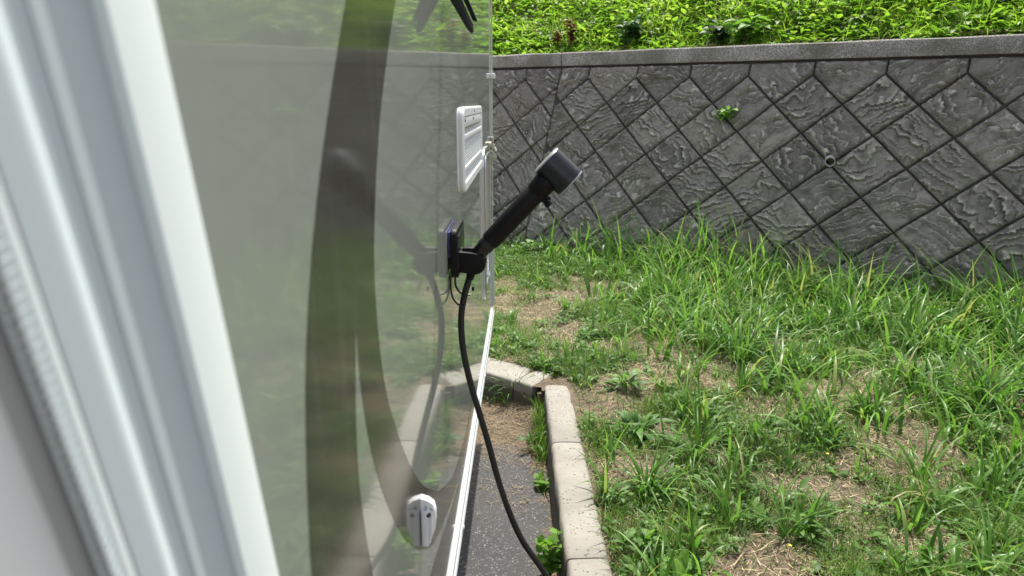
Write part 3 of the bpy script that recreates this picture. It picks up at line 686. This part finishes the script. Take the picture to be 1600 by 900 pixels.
def decal(pts, name='stripe', x=.00015):
    P = [on(0, 0, px, py) for px, py in pts]; bm = bmesh.new()
    a = [bm.verts.new((x, p.y, p.z)) for p in P]; f = bm.faces.new(a); bm.faces.remove(f)
    for t_ in tessellate_polygon([[Vector((p.y, p.z, 0)) for p in P]]):
        f = bm.faces.new([a[i] for i in t_]); f.normal_update()
        if f.normal.x < 0: f.normal_flip()
    me = bpy.data.meshes.new(name); bm.to_mesh(me); bm.free(); return link(name, me, MAT['decal'], van)
def sp(pts, n=8): return [(p.x, p.y) for p in catmull([(a, b, 0) for a, b in pts], n)]
# broad stripe and the loop that branches from it, flat print on the skin
left = sp([(560, -110), (540, 0), (519, 130), (501, 260), (488, 380), (480, 500), (477, 600), (478, 700), (481, 800), (487, 900), (499, 1000)])
crl = sp([(600, 1000), (583, 900), (571, 830), (562, 760), (557, 680), (555.5, 600), (556, 512)])
ringL = sp([(556, 512), (563, 600), (575, 680), (590, 745), (610, 800), (632, 842), (655, 859)])
ringR = sp([(655, 859), (675, 852), (693, 815), (711, 766), (729, 700)])
innerR = sp([(741, 600), (731, 660), (720, 705), (705, 748), (684, 768)])
innerL = sp([(684, 768), (661, 758), (640, 725), (620, 672), (603, 610), (592, 530), (585.5, 440), (584.5, 370), (588, 270), (595, 170), (606, 80), (618, 0), (640, -110)])
decal(left+crl+ringL[1:]+ringR[1:]+innerR+innerL[1:])
decal(sp([(660, 960), (672, 900), (690, 842), (707, 789), (721, 735)])+[(719, 760), (706, 838), (690, 945)])

# lower trim rail, extruded along the van
bm = bmesh.new(); prof = [(0, .500), (.005, .4995), (.006, .497), (.006, .490), (.004, .488), (.0045, .486), (.0085, .482), (.0085, .479), (.006, .478), (.006, .475), (.0085, .473), (.009, .468), (.008, .463), (.0, .461)]
prism(bm, [(x, -3.4, z) for x, z in prof], (0, YR+3.4-.004, 0)); rail = obj('trim_rail', bm, MAT['whitemetal'], van, 25)
for yy in (2.06, 1.25, .45):
    bm = bmesh.new(); lathe(bm, (.0083, yy, .4805), (1, 0, 0), [(0, .005), (.003, .004), (.004, 0)], 14); obj('rivet', bm, MAT['plastic'], rail)
bm = bmesh.new(); box(bm, (-.05, YR-.004, .50), (.009, YR+.02, .82), .008); obj('corner_cap', bm, MAT['whitemetal'], van)

# entrance of the storage hatch: rounded aluminium ring of two ribs
def ring(name, y0, y1, z0, z1, r, prof, mat, parent, n=10):
    bm = bmesh.new(); rows = []
    for off, x in prof:
        rows.append([bm.verts.new((x, y, z)) for y, z in rrect(y0+off, y1-off, z0+off, z1-off, max(.004, r-off), n)])
    for r0, r1 in zip(rows, rows[1:]+rows[:1]):
        for k in range(len(r0)): k2 = (k+1) % len(r0); bm.faces.new((r0[k], r0[k2], r1[k2], r1[k]))
    return obj(name, bm, mat, parent, 30)
hatch = ring('hatch_frame', 2.18, 2.46, .68, 1.16, .055, [(0, 0), (0, .006), (.004, .008), (.010, .008), (.013, .005), (.018, .005), (.021, .010), (.030, .010), (.034, .006), (.034, 0)], MAT['alu'], van)
bm = bmesh.new(); lathe(bm, (0, 2.62, .82), (1, 0, 0), [(0, .03), (.012, .03), (.02, .024), (.024, 0)], 24); obj('hatch_knob', bm, MAT['black'], hatch)
bm = bmesh.new(); box(bm, (.0, 2.715, 1.125), (.011, 2.74, 1.175), .004); box(bm, (.0, 2.50, 1.15), (.010, 2.60, 1.165), .003); obj('cord_bracket', bm, MAT['beige'], van)

# white vent grille
z0, z1, y0, y1 = 1.119, 1.291, 1.45, 2.08
vent = ring('vent', y0, y1, z0, z1, .028, [(0, 0), (0, .004), (.003, .0075), (.018, .0075), (.022, .005), (.022, 0)], MAT['plastic'], van)
bm = bmesh.new(); box(bm, (.0, y0+.02, z0+.02), (.0022, y1-.02, z1-.02)); obj('vent_backing', bm, MAT['grille'], vent)
H = z1-z0
def vz(f): return z1-H*f
bm = bmesh.new(); box(bm, (.002, y0+.02, vz(.235)), (.0066, y1-.02, vz(.11)), .002); obj('vent_plate', bm, MAT['plastic'], vent)
for f0, f1 in ((.32, .39), (.70, .765)):
    bm = bmesh.new(); box(bm, (.002, y0+.02, vz(f1)), (.0066, y1-.02, vz(f0)), .002); obj('vent_slat', bm, MAT['plastic'], vent)
bm = bmesh.new(); box(bm, (.0067, y0+.03, vz(.245)), (.0072, y1-.2, vz(.237)), 0); box(bm, (.0076, y0+.015, vz(.112)), (.0080, y1-.02, vz(.106)), 0); obj('vent_groove', bm, MAT['slot'], vent)
for f0, f1 in ((.42, .68),):
    for k_ in range(9):
        z = vz(f0)+(vz(f1)-vz(f0))*k_/8
        bm = bmesh.new(); box(bm, (.002, y0+.022, z-.001), (.0045, y1-.022, z+.0012)); obj('louvre', bm, MAT['plastic'], vent)
for f0 in (.81, .86, .90):
    bm = bmesh.new(); box(bm, (.002, y0+.022, vz(f0)-.001), (.0045, y1-.022, vz(f0)+.0012)); obj('louvre', bm, MAT['plastic'], vent)
for yy, f0 in ((y0+.035, .155), (y0+.27, .155), (y0+.30, .06)):
    bm = bmesh.new(); lathe(bm, (.0066, yy, vz(f0)), (1, 0, 0), [(0, .0035), (.0018, .003), (.002, 0)], 12); obj('screw', bm, MAT['slot'], vent)

# white latch low on the side: tapered block with a sloping top, a notch, two grooves and a screw
def xz(px, py, Y): p = on(1, Y, px, py); return (p.x, p.z)
LY = .79; x0l = 0
pts = [(0.0, xz(657, 779, LY)[1]), xz(669, 783, LY), xz(677, 789, LY), xz(680.5, 800, LY), xz(681, 815, LY), xz(679, 830, LY), xz(674, 843, LY), xz(668, 853, LY), (0.0, xz(657, 853, LY)[1])]
bm = bmesh.new(); prism(bm, [(x, LY, z) for x, z in pts], (0, .011, 0)); bevel(bm, .0018, 2, [e for e in bm.edges if all(abs(v.co.y-LY) < 1e-6 for v in e.verts) and max(v.co.x for v in e.verts) > .002])
latch = obj('latch', bm, MAT['plastic'], van)
top = xz(662, 797, LY)[1]
bm = bmesh.new(); box(bm, (.0012, LY-.004, xz(660, 851, LY)[1]), (.0100, LY+.002, top), .001); obj('latch_plate', bm, MAT['plastic'], latch)
bm = bmesh.new(); box(bm, (.0108, LY-.0028, xz(660, 847, LY)[1]), (.0118, LY+.002, top-.003), 0); box(bm, (.0135, LY-.0018, xz(660, 838, LY)[1]), (.0142, LY+.002, top-.004), 0); obj('latch_rib', bm, MAT['plastic'], latch)
bm = bmesh.new(); lathe(bm, (.0105, LY-.002, xz(660, 803, LY)[1]), (0, -1, 0), [(0, .003), (.0025, .0026), (.003, 0)], 14); obj('screw', bm, MAT['slot'], latch)
bm = bmesh.new(); zn = xz(660, 794, LY)[1]; box(bm, (.006, LY-.002, zn-.002), (.009, LY+.01, zn+.0035), .0008); box(bm, (.0125, LY-.002, zn-.002), (.0165, LY+.01, zn+.001), .0008); obj('latch_notch', bm, MAT['fgrey'], latch)

# black stay reaching down from above
SY = 1.2
p = [xz(664, -115, SY), xz(703, 0, SY), xz(730, 46, SY), xz(736, 52, SY), xz(739.5, 49, SY), xz(739, 38, SY), xz(722, 0, SY), xz(690, -115, SY)]
bm = bmesh.new(); prism(bm, [(x, SY, z) for x, z in p], (0, .012, 0)); bevel(bm, .0015, 2); stay = obj('window_stay', bm, MAT['blackhead'], van)
p = [xz(694, -115, SY), xz(724, 0, SY), xz(738, 31, SY), xz(745, 33, SY), xz(744, 27, SY), xz(731, 0, SY), xz(699, -115, SY)]
bm = bmesh.new(); prism(bm, [(x, SY+.003, z) for x, z in p], (0, .014, 0)); bevel(bm, .001, 1); obj('stay_lip', bm, MAT['black'], stay)

# ------------------------------------------------------------------ frame at the left, close to the lens
A = on(0, 0, 240, 0); B = on(0, 0, 435, 900); axd = (A-B); lean = axd.y/axd.z
def fy(px, py): return on(0, 0, px, py)
mid = on(0, 0, 338, 450)
def off(px, h=0):   # distance towards the camera end from the frame's far edge, at mid height, for a strip standing h off the skin
    d = ray(px, 450); P_ = CAMP+d*((h-CAMP.x)/d.x); return P_.y-(mid.y+(P_.z-mid.z)*lean)
fr = empty('window_surround', (0.02, .28, .2)); tag(fr, 'pale moulded window frame with a ribbed stitched seal, blurred at the left edge', 'window frame')
def strip(name, prof, mat, z0=.2, z1=2.1, parent=fr, ang=50):
    bm = bmesh.new(); rows = []
    for z in np.linspace(z0, z1, 12):
        rows.append([bm.verts.new((x, mid.y+t+(z-mid.z)*lean, z)) for x, t in prof])
    for r0, r1 in zip(rows, rows[1:]):
        for k_ in range(len(prof)-1): bm.faces.new((r0[k_], r0[k_+1], r1[k_+1], r1[k_]))
    o = obj(name, bm, mat, parent, ang); return o
def arc(px0, px1, h0, h1, bulge, n=8):
    t0, t1 = off(px0, h0), off(px1, h1); out = []
    for i in range(n+1):
        s = i/n; out.append((h0+(h1-h0)*s+bulge*math.sin(math.pi*s), t0+(t1-t0)*s))
    return out
strip('outer_bead', [(-.002, off(338, 0)+.0002)]+arc(338.5, 276, .0045, .010, .0010)+[(.004, off(262, .006))], MAT['fwhite'])
strip('channel', arc(262, 190, .0045, .0045, 0, 4), MAT['fgrey'])
strip('thin_bead', arc(191, 174, .005, .005, .002, 6), MAT['fmid'])
strip('channel', arc(175, 134, .0045, .006, 0, 4), MAT['fgrey'])
strip('inner_bead', arc(136, 62, .006, .008, .004, 8), MAT['fmid'])
strip('seal_groove', arc(63, 57, .005, .005, 0, 2), MAT['fdark'])
strip('seal_band', arc(58, -14, .008, .008, .003, 8), MAT['seal'])
strip('rubber_edge', arc(-12, -72, .006, .002, .001, 8), MAT['fdark'])
strip('inner_panel', arc(-70, -420, .002, .001, 0, 4), MAT['fcurtain'])
def fpoint(px, h, z): return Vector((h, mid.y+off(px, h)+(z-mid.z)*lean, z))
zz_ = np.arange(1.0, 1.4, .0032)
for i, z in enumerate(zz_):                      # cross ribs and the stitches between them
    if True:
        bm = bmesh.new(); tube(bm, [fpoint(48, .0092, z+.0012), fpoint(30, .0106, z+.0003), fpoint(12, .0108, z-.0006)], [.0002, .00055, .0002], 4); o = obj('rib', bm, MAT['seal'], fr)
    bm = bmesh.new(); tube(bm, [fpoint(5, .0108, z), fpoint(1.0, .0111, z+.0018)], .0009, 5); obj('stitch', bm, MAT['thread'], fr)
for i, z in enumerate(np.arange(.98, 1.36, .0055)):
    bm = bmesh.new(); tube(bm, [fpoint(-1, .0105, z+.001), fpoint(-10, .0085, z)], [.0006, .0003], 5); obj('rib', bm, MAT['seal'], fr)

# ------------------------------------------------------------------ shower holder, hand shower, hose
HY = 1.2
def P3(px, py, Y=HY): return on(1, Y, px, py)
holder = empty('shower_holder', P3(705, 437)); tag(holder, 'black plastic shower holder stuck to the van side with an open cradle arm', 'shower holder')
Ya, Yb = 1.165, 1.305
xa, xb = .0045, .0165
za, zb = on(1, Ya, 703, 437).z, on(1, Ya, 703, 360).z
bm = bmesh.new(); prism(bm, [(xa, y, z) for y, z in rrect(Ya, Yb, za, zb, .016, 6)], (xb-xa, 0, 0)); bevel(bm, .003, 3, [e for e in bm.edges if abs(e.verts[0].co.x-e.verts[1].co.x) < 1e-6]); plate = obj('mount_plate', bm, MAT['black'], holder)
bm = bmesh.new(); box(bm, (xb-.001, Ya+.012, za+.012), (xb+.0012, Yb-.012, zb-.012), .0008); obj('plate_inset', bm, MAT['blackhead'], plate)
bm = bmesh.new(); box(bm, (.0008, Ya+.004, za+.036), (xa-.0002, Yb-.006, zb-.004), .001); obj('gel_pad', bm, MAT['purple'], plate)
# cradle arm: upright capsule outline, facing the camera
c0, c1 = P3(714, 407), P3(743, 410); rr = .0185
pl = [(c0.x, c0.z+rr), (c0.x, c0.z-rr)]
pl = [(xb-.002, c0.z+rr), (xb-.002, c0.z-rr*.95)]+[(c1.x+rr*math.cos(R(a)), c1.z+rr*math.sin(R(a))) for a in range(-90, 91, 15)]
bm = bmesh.new(); prism(bm, [(x, HY-.016, z) for x, z in pl], (0, .012, 0)); bevel(bm, .003, 3, [e for e in bm.edges if abs(e.verts[0].co.y-e.verts[1].co.y) < 1e-6]); obj('cradle_arm', bm, MAT['black'], holder)
bm = bmesh.new(); prism(bm, [(x, HY+.018, z) for x, z in pl], (0, .010, 0)); bevel(bm, .003, 2, [e for e in bm.edges if abs(e.verts[0].co.y-e.verts[1].co.y) < 1e-6]); obj('cradle_arm', bm, MAT['black'], holder)
bm = bmesh.new(); box(bm, (xb-.002, HY-.006, c0.z-.012), (P3(726, 400).x, HY+.022, c0.z+.016), .003); box(bm, (P3(722, 400).x, HY-.002, c0.z+.012), (P3(748, 400).x, HY+.02, c0.z+.023), .004); obj('cradle_bridge', bm, MAT['black'], holder)
bm = bmesh.new(); lathe(bm, (c1.x+.004, HY-.018, c1.z+.004), (0, 1, 0), [(.006, 0), (.006, .0125), (.042, .0125), (.042, 0)], 20); obj('pivot_pin', bm, MAT['black'], holder)
bm = bmesh.new(); tube(bm, catmull([P3(704, 432, 1.19), P3(704.5, 452, 1.19), P3(708, 466, 1.19), P3(716, 476, 1.19), P3(726, 480, 1.19)], 6), .0017, 8); obj('wire_hook', bm, MAT['hose'], holder)
bm = bmesh.new(); tube(bm, catmull([P3(711.5, 426, 1.24), P3(711.5, 443, 1.24), P3(715, 452, 1.24), P3(722, 459, 1.24), P3(735, 461, 1.24)], 6), .0019, 8); obj('wire_hook', bm, MAT['hose'], holder)
# hand shower
hs = empty('hand_shower', P3(757, 393)); tag(hs, 'black hand shower with a drum head and pale rings leaning out of its holder', 'hand shower')
h0, h1 = P3(760, 383), P3(853, 284); ha = (h1-h0).normalized(); L_ = (h1-h0).length
bm = bmesh.new(); lathe(bm, h0, ha, [(.008, 0), (.008, .0158), (.012, .0168), (L_*.80, .0178), (L_*.81, .0172), (L_*.83, .0172), (L_*.84, .0185), (L_*.99, .020), (L_*1.04, .017), (L_*1.04, 0)], 40); obj('handle', bm, MAT['black'], hs)
bm = bmesh.new(); lathe(bm, h0, ha, [(-.026, 0), (-.026, .010), (-.022, .0125), (-.006, .0135), (-.005, .0145), (.009, .0145), (.009, 0)], 32); obj('collar', bm, MAT['blackhead'], hs)
hc = P3(872, 268); pn = Vector((0, 1, 0)); hx = ha.cross(pn).normalized()
if hx.x < 0: hx = -hx                           # pointing down to the right: the spray side
vv = (CAMP-hc).normalized(); hx = (hx-vv*hx.dot(vv)).normalized(); hx = (hx-vv*.05).normalized()   # tipped a little, so that its top shows as a sliver
Rr = .0285; T = .0275
bm = bmesh.new(); lathe(bm, hc, hx, [(-T, 0), (-T, Rr-.003), (-T+.0025, Rr-.0005), (T*.55, Rr), (T*.56, Rr-.0006), (T*.60, Rr-.0006), (T*.61, Rr), (T-.002, Rr), (T-.0004, Rr-.001), (T-.0004, 0)], 64); head = obj('shower_head', bm, MAT['blackhead'], hs, 30)
bm = bmesh.new(); lathe(bm, hc, hx, [(-T-.0022, 0), (-T-.0022, Rr-.006), (-T-.0008, Rr-.0018), (-T+.0014, Rr-.0006), (-T+.0014, Rr-.006)], 64); obj('top_ring', bm, MAT['chrome'], head)
bm = bmesh.new(); lathe(bm, hc, hx, [(T-.0006, Rr-.006), (T-.0006, Rr-.0006), (T+.0014, Rr-.0006), (T+.002, Rr-.002), (T+.0022, 0)], 64); obj('spray_ring', bm, MAT['chrome'], head)
bp = P3(851, 314); bm = bmesh.new(); lathe(bm, bp, (h1-bp).normalized() if False else -hx, [(-.012, 0), (-.012, .0055), (-.009, .0065), (-.005, .0065), (-.004, .0045), (.012, .0045)], 18)
box(bm, P3(853, 309, HY-.005)-Vector((.006, 0, .004)), P3(853, 309, HY+.006)+Vector((.008, 0, .003)), .0015); obj('spray_switch', bm, MAT['black'], hs)
# hose hanging from the holder down to the asphalt
hp = [P3(748, 400), P3(740, 420), P3(733, 436), P3(725, 465), P3(720.5, 500), P3(724, 548), P3(735, 598), P3(748, 642), P3(763, 692), P3(778, 748), P3(795, 798), P3(817, 846), P3(850, 894)]
e_ = hp[-1]; hp += [e_+Vector((.05, .0, -.075)), e_+Vector((.09, -.02, -.18))]
e_ = hp[-1]; 
hp = hp[:-2]+[hp[-3]+Vector((.026, .0, -.06)), hp[-3]+Vector((.032, -.03, -.16)), Vector((hp[-3].x+.01, 1.12, .03)), Vector((hp[-3].x-.05, 1.0, .0075)), Vector((hp[-3].x-.12, .7, .0075)), Vector((-.2, .45, .0075))]
bm = bmesh.new(); tube(bm, catmull(hp, 10), .0058, 14); ho = obj('shower_hose', bm, MAT['hose']); tag(ho, 'black rubber hose looping from the shower holder down to the asphalt', 'hose')
bm = bmesh.new(); lathe(bm, P3(737.5, 424), P3(732, 440)-P3(737.5, 424), [(-.004, .006), (-.004, .0072), (.012, .0072), (.014, .006)], 18); bm2 = bm; box(bm2, P3(737, 455, HY-.004), P3(741, 447, HY+.004), .001); obj('hose_clip', bm2, MAT['black'], ho)

# thin cord hanging down the rear corner of the van
bm = bmesh.new(); cx0 = .003; tube(bm, [(cx0-.002, YR+.008, 2.5), (cx0, YR+.008, 1.9), (cx0+.001, YR+.008, 1.5), (cx0, YR+.006, 1.17)], .0028, 8)
cord = obj('cord', bm, MAT['cord']); tag(cord, 'thin pale cord hanging down the rear corner of the van with a knot', 'cord')
bm = bmesh.new(); z_ = on(1, YR, 768, 118).z; box(bm, (cx0-.014, YR-.004, z_-.011), (cx0+.014, YR+.022, z_+.008), .004); obj('cord_clip', bm, MAT['plastic'], cord)
bm = bmesh.new(); zk = on(1, YR, 766, 240).z
kp = [Vector((cx0+.014*math.cos(t*1.9), YR-.012+.008*math.sin(t*2.3), zk+.022*math.sin(t*1.3)+.01)) for t in np.linspace(0, 6.2, 40)]
tube(bm, kp, .0055, 7); obj('knot', bm, MAT['cord'], cord)
bm = bmesh.new(); tube(bm, [(cx0, YR+.004, 1.17), (cx0+.001, YR+.005, .95), (cx0, YR+.004, .8)], .0014, 6); obj('cord_tail', bm, MAT['cord'], cord)
